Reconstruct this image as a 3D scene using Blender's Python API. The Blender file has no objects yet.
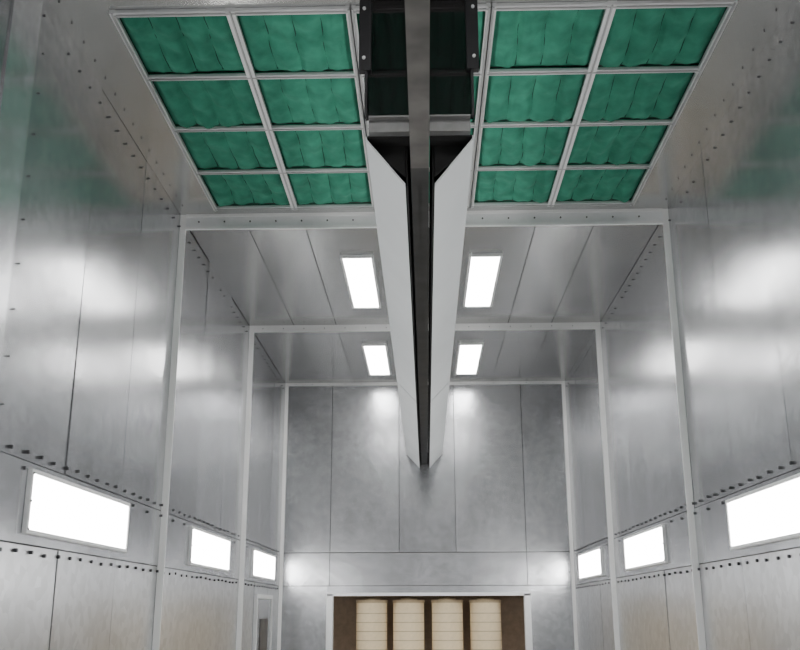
import bpy, bmesh, math, random
from mathutils import Vector, noise, Matrix, Euler
random.seed(4)
S=0.62; CAMH=1.6
W=2.55; H=4.0; Y1,Y2,Y3=9.46,13.62,17.38; YF=-3.0; ZF=-CAMH/S
P0=math.radians(16.33)

# ---------------- materials ----------------
def newmat(name):
    m=bpy.data.materials.new(name); m.use_nodes=True
    nt=m.node_tree; b=nt.nodes['Principled BSDF']; return m,nt,b
def galv(name,base,rough,metal=1.0,var=.05,spang=.10,streak=.05,rvar=.03):
    m,nt,b=newmat(name); N=nt.nodes; L=nt.links
    tc=N.new('ShaderNodeTexCoord')
    at=N.new('ShaderNodeAttribute'); at.attribute_name='tone'
    def mul(a,c):
        q=N.new('ShaderNodeMath'); q.operation='MULTIPLY'; L.new(a,q.inputs[0]); L.new(c,q.inputs[1]); return q.outputs[0]
    def noisefac(scale,vec,detail,amt):
        mp=N.new('ShaderNodeMapping'); mp.inputs['Scale'].default_value=vec; L.new(tc.outputs['Object'],mp.inputs['Vector'])
        n=N.new('ShaderNodeTexNoise'); n.inputs['Scale'].default_value=scale; n.inputs['Detail'].default_value=detail
        L.new(mp.outputs[0],n.inputs['Vector'])
        r=N.new('ShaderNodeMapRange'); r.inputs[1].default_value=.3; r.inputs[2].default_value=.7
        r.inputs[3].default_value=1-amt; r.inputs[4].default_value=1+amt; L.new(n.outputs[0],r.inputs[0]); return n,r.outputs[0]
    n1,src=noisefac(2.0,(1,1,.45),3,var)
    if streak:
        _,s2=noisefac(5,(1,1,.05),1,streak); src=mul(src,s2)
    if spang:
        n2=N.new('ShaderNodeTexVoronoi'); n2.inputs['Scale'].default_value=22
        L.new(tc.outputs['Object'],n2.inputs['Vector'])
        sx=N.new('ShaderNodeSeparateColor'); L.new(n2.outputs['Color'],sx.inputs[0])
        r2=N.new('ShaderNodeMapRange'); r2.inputs[3].default_value=1-spang; r2.inputs[4].default_value=1+spang; L.new(sx.outputs[0],r2.inputs[0])
        src=mul(src,r2.outputs[0])
    src=mul(src,at.outputs['Fac'])
    vm=N.new('ShaderNodeVectorMath'); vm.operation='SCALE'; vm.inputs[0].default_value=base; L.new(src,vm.inputs['Scale'])
    L.new(vm.outputs[0],b.inputs['Base Color'])
    rr=N.new('ShaderNodeMapRange'); rr.inputs[1].default_value=.3; rr.inputs[2].default_value=.7
    rr.inputs[3].default_value=rough-rvar/2; rr.inputs[4].default_value=rough+rvar; L.new(n1.outputs[0],rr.inputs[0])
    L.new(rr.outputs[0],b.inputs['Roughness'])
    b.inputs['Metallic'].default_value=metal
    return m
def plain(name,col,rough=.5,metal=0.0,nscale=20,var=.1):
    m,nt,b=newmat(name); N=nt.nodes; L=nt.links
    tc=N.new('ShaderNodeTexCoord'); n=N.new('ShaderNodeTexNoise'); n.inputs['Scale'].default_value=nscale
    L.new(tc.outputs['Object'],n.inputs['Vector'])
    r=N.new('ShaderNodeMapRange'); r.inputs[1].default_value=.3; r.inputs[2].default_value=.7
    r.inputs[3].default_value=1-var; r.inputs[4].default_value=1+var; L.new(n.outputs[0],r.inputs[0])
    vm=N.new('ShaderNodeVectorMath'); vm.operation='SCALE'; vm.inputs[0].default_value=col; L.new(r.outputs[0],vm.inputs['Scale'])
    L.new(vm.outputs[0],b.inputs['Base Color']); b.inputs['Roughness'].default_value=rough; b.inputs['Metallic'].default_value=metal
    return m
GALV=galv('galvanized_panel',(.455,.462,.478),.205,.78)
GALVW=galv('galvanized_lower_panel',(.46,.468,.478),.29,.85,.05,.10,.02)
GALVC=galv('galvanized_ceiling',(.43,.435,.43),.22,.86,.03,0,0)
GALVL=galv('galvanized_trim',(.76,.77,.77),.42,.3,.03,.02,0)
BACKING=plain('seam_backing_steel',(.12,.12,.12),.6,.5)  # dark backing slab behind the panel gaps
WHITE=plain('white_trim_paint',(.95,.95,.94),.4,0,4,.01)
BOLT=plain('bolt_dark_zinc',(.08,.08,.085),.4,.7)
BLACK=plain('black_steel',(.018,.018,.02),.45,.3)
DARK=plain('interior_shade',(.015,.015,.015),.8)  # near-black colour for the shade inside the beam shields
BEAM=plain('weathered_beam_steel',(.10,.095,.09),.55,.5,8,.35)
SHIELD=plain('shield_white_sheet',(.68,.71,.715),.42,.1,3,.03)
FLOORM=plain('concrete_floor',(.5,.5,.49),.7,0,5,.15)
CREAM=plain('cartridge_paper',(.80,.66,.44),.8,0,30,.04)
CAP=plain('cartridge_cap',(.50,.39,.24),.6)
TAN=plain('chamber_tan_panel',(.50,.39,.29),.6)
GREEN,nt,b=newmat('green_filter_media'); N=nt.nodes; L=nt.links
tc=N.new('ShaderNodeTexCoord'); n=N.new('ShaderNodeTexNoise'); n.inputs['Scale'].default_value=9; n.inputs['Detail'].default_value=6
L.new(tc.outputs['Object'],n.inputs['Vector']); cr=N.new('ShaderNodeValToRGB')
cr.color_ramp.elements[0].position=.3; cr.color_ramp.elements[0].color=(.022,.200,.125,1)
cr.color_ramp.elements[1].position=.7; cr.color_ramp.elements[1].color=(.050,.325,.210,1)
L.new(n.outputs[0],cr.inputs[0]); L.new(cr.outputs[0],b.inputs['Base Color']); b.inputs['Roughness'].default_value=.9
n2=N.new('ShaderNodeTexNoise'); n2.inputs['Scale'].default_value=120; L.new(tc.outputs['Object'],n2.inputs['Vector'])
bp=N.new('ShaderNodeBump'); bp.inputs['Strength'].default_value=.4; bp.inputs['Distance'].default_value=.004
L.new(n2.outputs[0],bp.inputs['Height']); L.new(bp.outputs[0],b.inputs['Normal'])
SEAM=plain('filter_seam_thread',(.005,.05,.030),.9)
SMOKE,nt,b=newmat('smoked_acrylic'); N=nt.nodes; L=nt.links
tr=N.new('ShaderNodeBsdfTransparent'); tr.inputs[0].default_value=(.26,.25,.25,1)
b.inputs['Base Color'].default_value=(.03,.03,.032,1); b.inputs['Roughness'].default_value=.2
mx=N.new('ShaderNodeMixShader'); mx.inputs[0].default_value=.2
L.new(tr.outputs[0],mx.inputs[1]); L.new(b.outputs[0],mx.inputs[2]); L.new(mx.outputs[0],N['Material Output'].inputs[0])
def emis(name,col,st):
    m,nt,b=newmat(name); b.inputs['Base Color'].default_value=(.9,.9,.9,1)
    b.inputs['Emission Color'].default_value=(*col,1); b.inputs['Emission Strength'].default_value=st; return m
LAMP=emis('lamp_diffuser',(1,.99,.975),23)

# ---------------- builders ----------------
class B:
    def __init__(s): s.bm=bmesh.new(); s.t=s.bm.faces.layers.float.new('tone')
    def _fin(s,vs,mi,tone,smooth=False):
        fs=set(f for v in vs for f in v.link_faces)
        for f in fs: f.material_index=mi; f[s.t]=tone; f.smooth=smooth
    def box(s,x0,x1,y0,y1,z0,z1,mi=0,tone=1.0,bev=0,tilt=None):
        x0,x1=min(x0,x1),max(x0,x1)
        r=bmesh.ops.create_cube(s.bm,size=1)
        for v in r['verts']:
            dy,dz=v.co.y,v.co.z
            v.co=Vector(((x0+x1)/2+v.co.x*(x1-x0),(y0+y1)/2+v.co.y*(y1-y0),(z0+z1)/2+v.co.z*(z1-z0)))
            if tilt and abs(v.co.x)<W+.01: v.co.x+=tilt[0]*dy+tilt[1]*dz
        s._fin(r['verts'],mi,tone)
        if bev:
            es=list(set(e for v in r['verts'] for e in v.link_edges))
            q=bmesh.ops.bevel(s.bm,geom=es,offset=bev,segments=2,affect='EDGES',profile=.5,clamp_overlap=True)
            for f in q['faces']: f[s.t]=tone; f.material_index=mi
    def cyl(s,c,r,h,axis,mi=0,seg=6,tone=1.0,r2=None,smooth=False):
        q={'x':Matrix.Rotation(math.pi/2,4,'Y'),'y':Matrix.Rotation(math.pi/2,4,'X'),'z':Matrix.Identity(4)}[axis]
        m=Matrix.Translation(c)@q
        g=bmesh.ops.create_cone(s.bm,cap_ends=True,segments=seg,radius1=r,radius2=r if r2 is None else r2,depth=h,matrix=m)
        s._fin(g['verts'],mi,tone,smooth)
    def prism(s,prof,y0,y1,mi=0,tone=1.0,prof_y=None):
        py=prof_y or [0]*len(prof)
        a=[s.bm.verts.new((x,y0+d,z)) for (x,z),d in zip(prof,py)]; c=[s.bm.verts.new((x,y1,z)) for x,z in prof]
        n=len(prof); fs=[s.bm.faces.new(a),s.bm.faces.new(c[::-1])]
        for i in range(n): fs.append(s.bm.faces.new([a[i],c[i],c[(i+1)%n],a[(i+1)%n]]))
        for f in fs: f.material_index=mi; f[s.t]=tone
    def make(s,name,mats,parent=None):
        bmesh.ops.recalc_face_normals(s.bm,faces=s.bm.faces)
        co=[v.co for v in s.bm.verts]
        c=Vector([(min(v[i] for v in co)+max(v[i] for v in co))/2 for i in range(3)])
        for v in s.bm.verts: v.co=(v.co-c)*S
        me=bpy.data.meshes.new(name); s.bm.to_mesh(me); s.bm.free()
        for m in mats: me.materials.append(m)
        o=bpy.data.objects.new(name,me); bpy.context.collection.objects.link(o)
        wl=c*S+Vector((0,0,CAMH))
        if parent: o.parent=parent; o.location=wl-parent.location
        else: o.location=wl
        return o
def empty(name,c):
    o=bpy.data.objects.new(name,None); o.empty_display_size=.2
    bpy.context.collection.objects.link(o); o.location=Vector(c)*S+Vector((0,0,CAMH)); return o
def tone(a=.10): return 1+random.uniform(-a,a)
G=.005
ZL,ZU=.408,.925
bays=[(YF,1.3),(1.3,5.55),(5.55,Y1),(Y1,Y2),(Y2,Y3)]

# ---------------- side walls ----------------
for sd,nm in ((-1,'left'),(1,'right')):
    b=B()
    b.box(sd*(W+.025),sd*(W+.15),YF,Y3,ZF,H,1)
    for (a,c) in bays:
        n=3 if a>5 else 4
        w=(c-a)/n
        for i in range(n):
            b.box(sd*W,sd*(W+.024),a+i*w+G,a+(i+1)*w-G,ZU+G,H,0,tone(.12),0,(random.uniform(-.004,.004),random.uniform(-.012,.012)))
        for i in range(2):
            w2=(c-a)/2
            b.box(sd*(W-.004),sd*(W+.024),a+i*w2+G,a+(i+1)*w2-G,ZL+G,ZU-G,0,tone(.03)+.12)
        for i in range(n):
            b.box(sd*W,sd*(W+.024),a+i*w+G,a+(i+1)*w-G,ZF,ZL-G,2,tone()+.15,0,(random.uniform(-.004,.004),random.uniform(-.012,.012)))
    wall=b.make('wall_'+nm,[GALV,BACKING,GALVW])
    b=B(); y=YF+.2
    k=0
    while y<Y3-.1:
        for z,st in ((ZU+.05,1),(ZU-.05,0),(ZL-.05,1)):
            if (k%2==0 or st) : b.cyl((sd*(W-.006),y+random.uniform(-.02,.02),z+random.uniform(-.006,.006)),.0135,.024,'x')
        if random.random()<.9: b.cyl((sd*(W-.005),y,3.86),.009,.02,'x')
        y+=.235; k+=1
    for (a,c) in bays[1:]:
        for i in range(9):
            b.cyl((sd*(W-.004),a+.16,1.2+i*.3),.006,.016,'x')
    b.make('bolt_rows',[BOLT],wall)

# ---------------- back wall with opening ----------------
OX0,OX1,OZ=-1.70,1.76,.27
b=B()
b.box(-W-.15,W+.15,Y3+.025,Y3+.15,OZ,H,1)
b.box(-W-.15,OX0,Y3+.025,Y3+.15,ZF,OZ,1); b.box(OX1,W+.15,Y3+.025,Y3+.15,ZF,OZ,1)
xs=[-W,-1.68,-.47,.52,1.74,W]
for i in range(5):
    b.box(xs[i]+G,xs[i+1]-G,Y3,Y3+.024,ZU+.05,H,0,tone(.05)+(-.08 if i==2 else 0))
b.box(-W+G,-1.68-G,Y3,Y3+.024,ZL+G,ZU+.035,0,1.06); b.box(1.74+G,W-G,Y3,Y3+.024,ZL+G,ZU+.035,0,1.06)
b.box(-1.68+G,1.74-G,Y3,Y3+.024,ZL+G,ZU+.035,0,.98)
b.box(-W+G,OX0,Y3,Y3+.024,ZF,ZL-G,0,1.1); b.box(OX1,W-G,Y3,Y3+.024,ZF,ZL-G,0,1.1); b.box(OX0,OX1,Y3,Y3+.024,OZ,ZL-G,0,1.0)
wb=b.make('wall_back',[GALV,BACKING])
b=B()
x=-W+.15
while x<W:
    b.cyl((x,Y3-.005,ZU+.10),.009,.014,'y'); b.cyl((x,Y3-.005,ZL+.05),.009,.014,'y'); x+=.3
b.make('bolt_rows',[BOLT],wb)
b=B(); T=.09
b.box(OX0-.02,OX0+T,Y3-.03,Y3+.15,ZF,OZ,0); b.box(OX1-T,OX1+.02,Y3-.03,Y3+.15,ZF,OZ,0); b.box(OX0-.02,OX1+.02,Y3-.03,Y3+.15,OZ-.03,OZ+.02,0)
b.make('trim_opening',[GALVL],None)
b=B(); b.box(-W-.15,W+.15,YF-.15,YF,ZF,H,0,1)
for i in range(6): b.box(-W+i*.85+G,-W+(i+1)*.85-G,YF,YF+.02,ZF,H,0,tone())
b.make('wall_front',[GALV])
b=B(); CY=18.5
b.box(OX0-.15,OX1+.15,CY,CY+.1,ZF,.9,0); b.box(OX0-.15,OX0,Y3+.15,CY,ZF,.9,0); b.box(OX1,OX1+.15,Y3+.15,CY,ZF,.9,0)
b.box(OX0-.15,OX1+.15,Y3+.15,CY+.1,.9,1.0,0)
b.make('wall_filter_chamber',[TAN])
b=B(); b.box(-W-.15,W+.15,YF-.15,CY+.1,ZF-.1,ZF,0); b.make('floor',[FLOORM])

# ---------------- ceiling ----------------
FX=2.14; FY0,FY1=5.84,9.25; cols=[-2.14,-1.32,-.5,.5,1.31,2.14]
b=B()
b.box(-W-.15,W+.15,YF-.15,Y3+.15,H+.16,H+.26,1)
b.box(-W,-FX,FY0,FY1,H,H+.16,0,1.25); b.box(FX,W,FY0,FY1,H,H+.16,0,1.25)
b.box(-W,W,FY1,Y1,H,H+.16,0,1.3)
b.box(-W,W,5.55,FY0,H,H+.16,0,1.25)
for (a,c) in [(YF,1.3),(1.3,5.55),(Y1,Y2),(Y2,Y3)]:
    cx=[-W,-1.9,-1.28,-.45,.45,1.22,1.85,W]
    for i in range(len(cx)-1):
        b.box(cx[i]+G,cx[i+1]-G,a,c,H,H+.16,0,tone(.1))
ceil=b.make('ceiling',[GALVC,BACKING])
b=B()
for sgn in (-1,1):
    y=5.7
    while y<Y1: b.cyl((sgn*2.47,y,H-.004),.006,.010,'z'); y+=.25
b.make('bolt_rows',[BOLT],ceil)

rows=[5.84,6.69,7.54,8.40,9.25]
def bank(clist,cx):
    root=empty('ceiling_filter_bank',(cx,(FY0+FY1)/2,H))
    b=B(); nx,ny=64,26
    sb=B()
    for ci in range(len(clist)-1):
        for ri in range(4):
            x0,x1=clist[ci]+.012,clist[ci+1]-.012; y0,y1=rows[ri]+.012,rows[ri+1]-.012
            off=random.uniform(0,50); k=4
            def sw(v): return .010*math.sin(v*4+off)+.02*noise.noise(Vector((v*3,off,2)))
            def hz(u,v):
                uu=u+sw(v)
                p=abs(math.sin(math.pi*k*min(max(uu,0),1)))**.6
                e=min(1,min(u,1-u)*16)*min(1,min(v,1-v)*12)
                nz=noise.noise(Vector((u*2+off,v*2,off)))*.035+noise.noise(Vector((u*9+off,v*4,off)))*.026+noise.noise(Vector((u*16+off,v*12,off)))*.009
                return H+.03-.044*p*e-nz*e-.008*e
            g=[[b.bm.verts.new((x0+(x1-x0)*i/nx,y0+(y1-y0)*j/ny,hz(i/nx,j/ny))) for j in range(ny+1)] for i in range(nx+1)]
            for i in range(nx):
                for j in range(ny):
                    f=b.bm.faces.new([g[i][j],g[i+1][j],g[i+1][j+1],g[i][j+1]]); f.smooth=True
            for q in range(1,k):
                prev=None
                for j in range(1,ny):
                    v=j/ny; u=q/k-sw(v); z=hz(u,v)-.006
                    p=Vector((x0+(x1-x0)*u,y0+(y1-y0)*v,z))
                    ring=[sb.bm.verts.new(p+Vector((dx,0,dz))) for dx,dz in ((-.007,.004),(.007,.004),(0,-.005))]
                    if prev:
                        for m in range(3): sb.bm.faces.new([prev[m],prev[(m+1)%3],ring[(m+1)%3],ring[m]])
                    prev=ring
    b.make('filter_media',[GREEN],root); sb.make('filter_stitching',[SEAM],root)
    b=B()
    for i,x in enumerate(clist):
        w=.033 if 0<i<len(clist)-1 else .02
        b.box(x-w,x+w,FY0-.03,FY1+.03,H-.030,H+.0,0,1)
        b.box(x-.006,x+.006,FY0-.03,FY1+.03,H-.04,H-.030,0,.6)
    for y in rows:
        b.box(clist[0],clist[-1],y-.028,y+.028,H-.025,H-.002,0,1)
        b.box(clist[0],clist[-1],y-.006,y+.006,H-.035,H-.025,0,.6)
    b.make('t_bar_grid',[GALVL],root)
bank(cols[0:3],-1.32); bank(cols[3:6],1.31); bank([cols[2]+.03,0,cols[3]-.03],0)

# ---------------- frames / trims ----------------
def frame(name,y,post,drop,dep,boltrow=False):
    b=B()
    for sd in (-1,1): b.box(sd*W,sd*(W-post),y-dep,y,ZF,H,0)
    if boltrow:
        b.box(-W+post,W-post,y-dep,y,H-drop,H,1,1.2)
        b.box(-W+post,W-post,y-dep-.012,y-dep,H-.03,H,0)
        b.box(-W+post,W-post,y-dep-.012,y-dep,H-drop,H-drop+.03,0)
        x=-W+.2
        while x<W-.1: b.cyl((x,y-dep-.004,H-drop*.5),.009,.012,'y',2); x+=.27
    else:
        b.box(-W+post,W-post,y-dep,y,H-drop,H,0)
        x=-W+.2
        while x<W-.1: b.cyl((x,y-dep-.003,H-drop*.5),.006,.01,'y',2); x+=.3
    b.make(name,[WHITE,GALVL,BOLT])
frame('trim_1',Y1,.065,.17,.015,True)
frame('trim_2',Y2,.07,.10,.015)
frame('trim_3',Y3-.002,.06,.055,.015)
b=B()
for sd in (-1,1): b.box(sd*W,sd*(W-.014),5.20,5.60,ZF,H,0,1.45)
b.box(-W+.014,W-.014,5.30,5.60,H-.012,H,0,1.3)
b.make('trim_4',[GALV])

# ---------------- lights ----------------
def wall_light(sd,yc):
    L=1.04; z0,z1=.50,.85
    root=empty('wall_light',(sd*(W-.03),yc,(z0+z1)/2))
    b=B(); x0,x1=sd*(W-.004),sd*(W-.04); f=.03
    b.box(x0,x1,yc-L-f,yc-L,z0-f,z1+f,0,bev=.006); b.box(x0,x1,yc+L,yc+L+f,z0-f,z1+f,0,bev=.006)
    b.box(x0,x1,yc-L,yc+L,z0-f,z0,0,bev=.006); b.box(x0,x1,yc-L,yc+L,z1,z1+f,0,bev=.006)
    for yy in (yc-L-f/2,yc+L+f/2):
        for zz in (z0,(z0+z1)/2,z1): b.cyl((sd*(W-.042),yy,zz),.008,.01,'x',1)
    b.make('bezel',[GALVL,BOLT],root)
    b=B(); b.box(sd*(W-.005),sd*(W-.03),yc-L+.003,yc+L-.003,z0+.003,z1-.003,0); b.make('diffuser',[LAMP],root)
for yc in (-.85,3.4,7.25,11.68,15.56):
    for sd in (-1,1): wall_light(sd,yc)
def ceiling_light(xc,yc,L):
    w=.165; f=.03
    root=empty('ceiling_light',(xc,yc,H-.02))
    b=B()
    b.box(xc-w-f,xc-w,yc-L-f,yc+L+f,H-.04,H-.001,0,bev=.006); b.box(xc+w,xc+w+f,yc-L-f,yc+L+f,H-.04,H-.001,0,bev=.006)
    b.box(xc-w,xc+w,yc-L-f,yc-L,H-.04,H-.001,0,bev=.006); b.box(xc-w,xc+w,yc+L,yc+L+f,H-.04,H-.001,0,bev=.006)
    b.make('bezel',[GALVL],root)
    b=B(); b.box(xc-w+.003,xc+w-.003,yc-L+.003,yc+L-.003,H-.028,H-.002,0); b.make('diffuser',[LAMP],root)
for yc in (1.8,11.70,15.65):  # nearest pair is out of view, added for extra light
    for xc in (-.78,.73): ceiling_light(xc,yc,.97)

# ---------------- monorail beam ----------------
XC=-.015; ZB=2.50; YS=5.25
root=empty('monorail_crane_beam',(XC,7,2.6))
b=B()
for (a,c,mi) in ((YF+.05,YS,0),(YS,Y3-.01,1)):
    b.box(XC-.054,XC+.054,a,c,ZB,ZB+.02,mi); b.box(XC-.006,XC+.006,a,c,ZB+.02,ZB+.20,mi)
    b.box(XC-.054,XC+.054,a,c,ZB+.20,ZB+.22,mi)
b.make('i_beam',[BEAM,plain('shaded_beam_steel',(.03,.03,.03),.6,.3,8,.3)],root)  # beam between the shields gets a darker colour in place of shade
b=B()
for y in (-1,2.5,5.0,8.6,12,15.5):
    b.cyl((XC,y,(ZB+.22+H)/2),.02,H-ZB-.22,'z',0,12); b.box(XC-.045,XC+.045,y-.06,y+.06,ZB+.22,ZB+.24)
b.make('hanger_rods',[BEAM],root)
SO,SI=.318,.088; ZI=2.43
b=B()
for sd in (-1,1):
    o=(XC+sd*SO,2.68); i=(XC+sd*SI,ZI); t=.012
    b.prism([o,i,(i[0],i[1]+t*1.5),(o[0],o[1]+t*1.5)],YS,11.6,0,1,[0,.10,.10,0])
    b.prism([o,i,(i[0],i[1]+t*1.5),(o[0],o[1]+t*1.5)],11.64,Y3-.01,0)
    b.box(o[0]-.004,o[0]+.004,YS,Y3-.01,2.68,2.71)
b.make('side_shields',[SHIELD],root)
b=B()
for sd in (-1,1):
    o=(XC+sd*(SO-.005),2.705)
    b.prism([o,(XC+sd*.06,2.705),(XC+sd*.06,2.715),(o[0],2.715)],YS,Y3-.01)
    b.prism([o,(XC+sd*SI,2.705),(XC+sd*SI,2.50)],YS+.12,YS+.13)
    b.box(XC+sd*(SI-.012),XC+sd*(SI-.006),YS+.12,Y3-.01,ZI+.01,2.705)
b.make('shield_shade_sheets',[DARK],root)  # black sheets added so the hollow of the shields looks shaded
b=B()
for sd in (-1,1):
    b.box(XC+sd*.056,XC+sd*.30,YS-.06,YS,2.71,2.79)
    b.box(XC+sd*.056,XC+sd*.30,YS-.10,YS,2.785,2.795)
b.make('cross_angle_bars',[plain('angle_bar_grey_steel',(.22,.22,.22),.5,.4)],root)
b=B()
for sd in (-1,1): b.box(XC+sd*.058,XC+sd*.32,YS-.04,YS-.03,2.80,H-.01)
b.make('smoked_screen',[SMOKE],root)
b=B()
for sd in (-1,1):
    b.box(XC+sd*.285,XC+sd*.36,YS-.10,YS-.045,3.10,3.60,0,bev=.005)
    b.box(XC+sd*.31,XC+sd*.325,YS-.09,YS-.05,2.80,H,0)
    for z in (3.18,3.52): b.cyl((XC+sd*.33,YS-.105,z),.010,.014,'y',1,8)
b.make('screen_brackets',[BLACK,GALVL],root)

# ---------------- cartridges ----------------
def cartridge(x):
    y=17.90; R=.272
    root=empty('cartridge_filter',(x,y,-.6))
    b=B(); n=64; zt,zb=.13,-2.3
    prof=[]
    for i in range(n*2):
        a=math.pi*i/n; r=R if i%2==0 else R-.007; prof.append((x+r*math.cos(a),y+r*math.sin(a)))
    t=[b.bm.verts.new((p[0],p[1],zt)) for p in prof]; q=[b.bm.verts.new((p[0],p[1],zb)) for p in prof]
    for i in range(n*2):
        f=b.bm.faces.new([t[i],q[i],q[(i+1)%(n*2)],t[(i+1)%(n*2)]]); f.smooth=True
    b.make('pleated_media',[CREAM],root)
    b=B()
    z=zb+.15
    while z<zt-.05: b.cyl((x,y,z),R+.003,.014,'z',0,48,smooth=False); z+=.15
    b.cyl((x,y,zt+.02),R+.010,.05,'z',0,48); b.cyl((x,y,zb-.03),R+.010,.06,'z',0,48)
    b.cyl((x,y,zt+.06),R*.55,.04,'z',0,32)
    b.cyl((x,y,zb-.17),.12,.22,'z',0,24)
    b.make('end_caps_and_bands',[CAP],root)
for x in (-.97,-.32,.36,1.03): cartridge(x)

# ---------------- personnel door ----------------
root=empty('door_1',(-W+.02,15.6,-1.1))
b=B(); X0,X1=-W,-W+.05; a,c=14.95,16.35; zt=.18
b.box(X0,X1,a-.06,a,ZF,zt+.06,0); b.box(X0,X1,c,c+.06,ZF,zt+.06,0); b.box(X0,X1,a,c,zt,zt+.06,0)
b.make('door_frame',[GALVL],root)
b=B(); b.box(X0,X0+.03,a+.01,c-.01,ZF+.02,zt-.01,0,1.05)
b.box(X0+.03,X0+.045,a+.35,c-.35,-.9,-.12,1)
b.box(X0+.03,X0+.1,a+.1,a+.14,-1.5,-1.1,2); b.make('door_leaf',[GALV,BEAM,BEAM],root)

# ---------------- world & camera ----------------
w=bpy.data.worlds.new('world'); bpy.context.scene.world=w; w.use_nodes=True
w.node_tree.nodes['Background'].inputs[0].default_value=(.5,.5,.5,1); w.node_tree.nodes['Background'].inputs[1].default_value=.2
cd=bpy.data.cameras.new('camera'); cam=bpy.data.objects.new('camera',cd); bpy.context.collection.objects.link(cam)
cd.lens=974/800*36; cd.sensor_width=36; cam.location=(0,0,CAMH)
m=Euler((math.pi/2+P0,0,math.radians(1.47))).to_matrix()@Matrix.Rotation(math.radians(-.15),3,'Z')
cam.rotation_euler=m.to_euler(); cd.clip_start=.02
bpy.context.scene.camera=cam
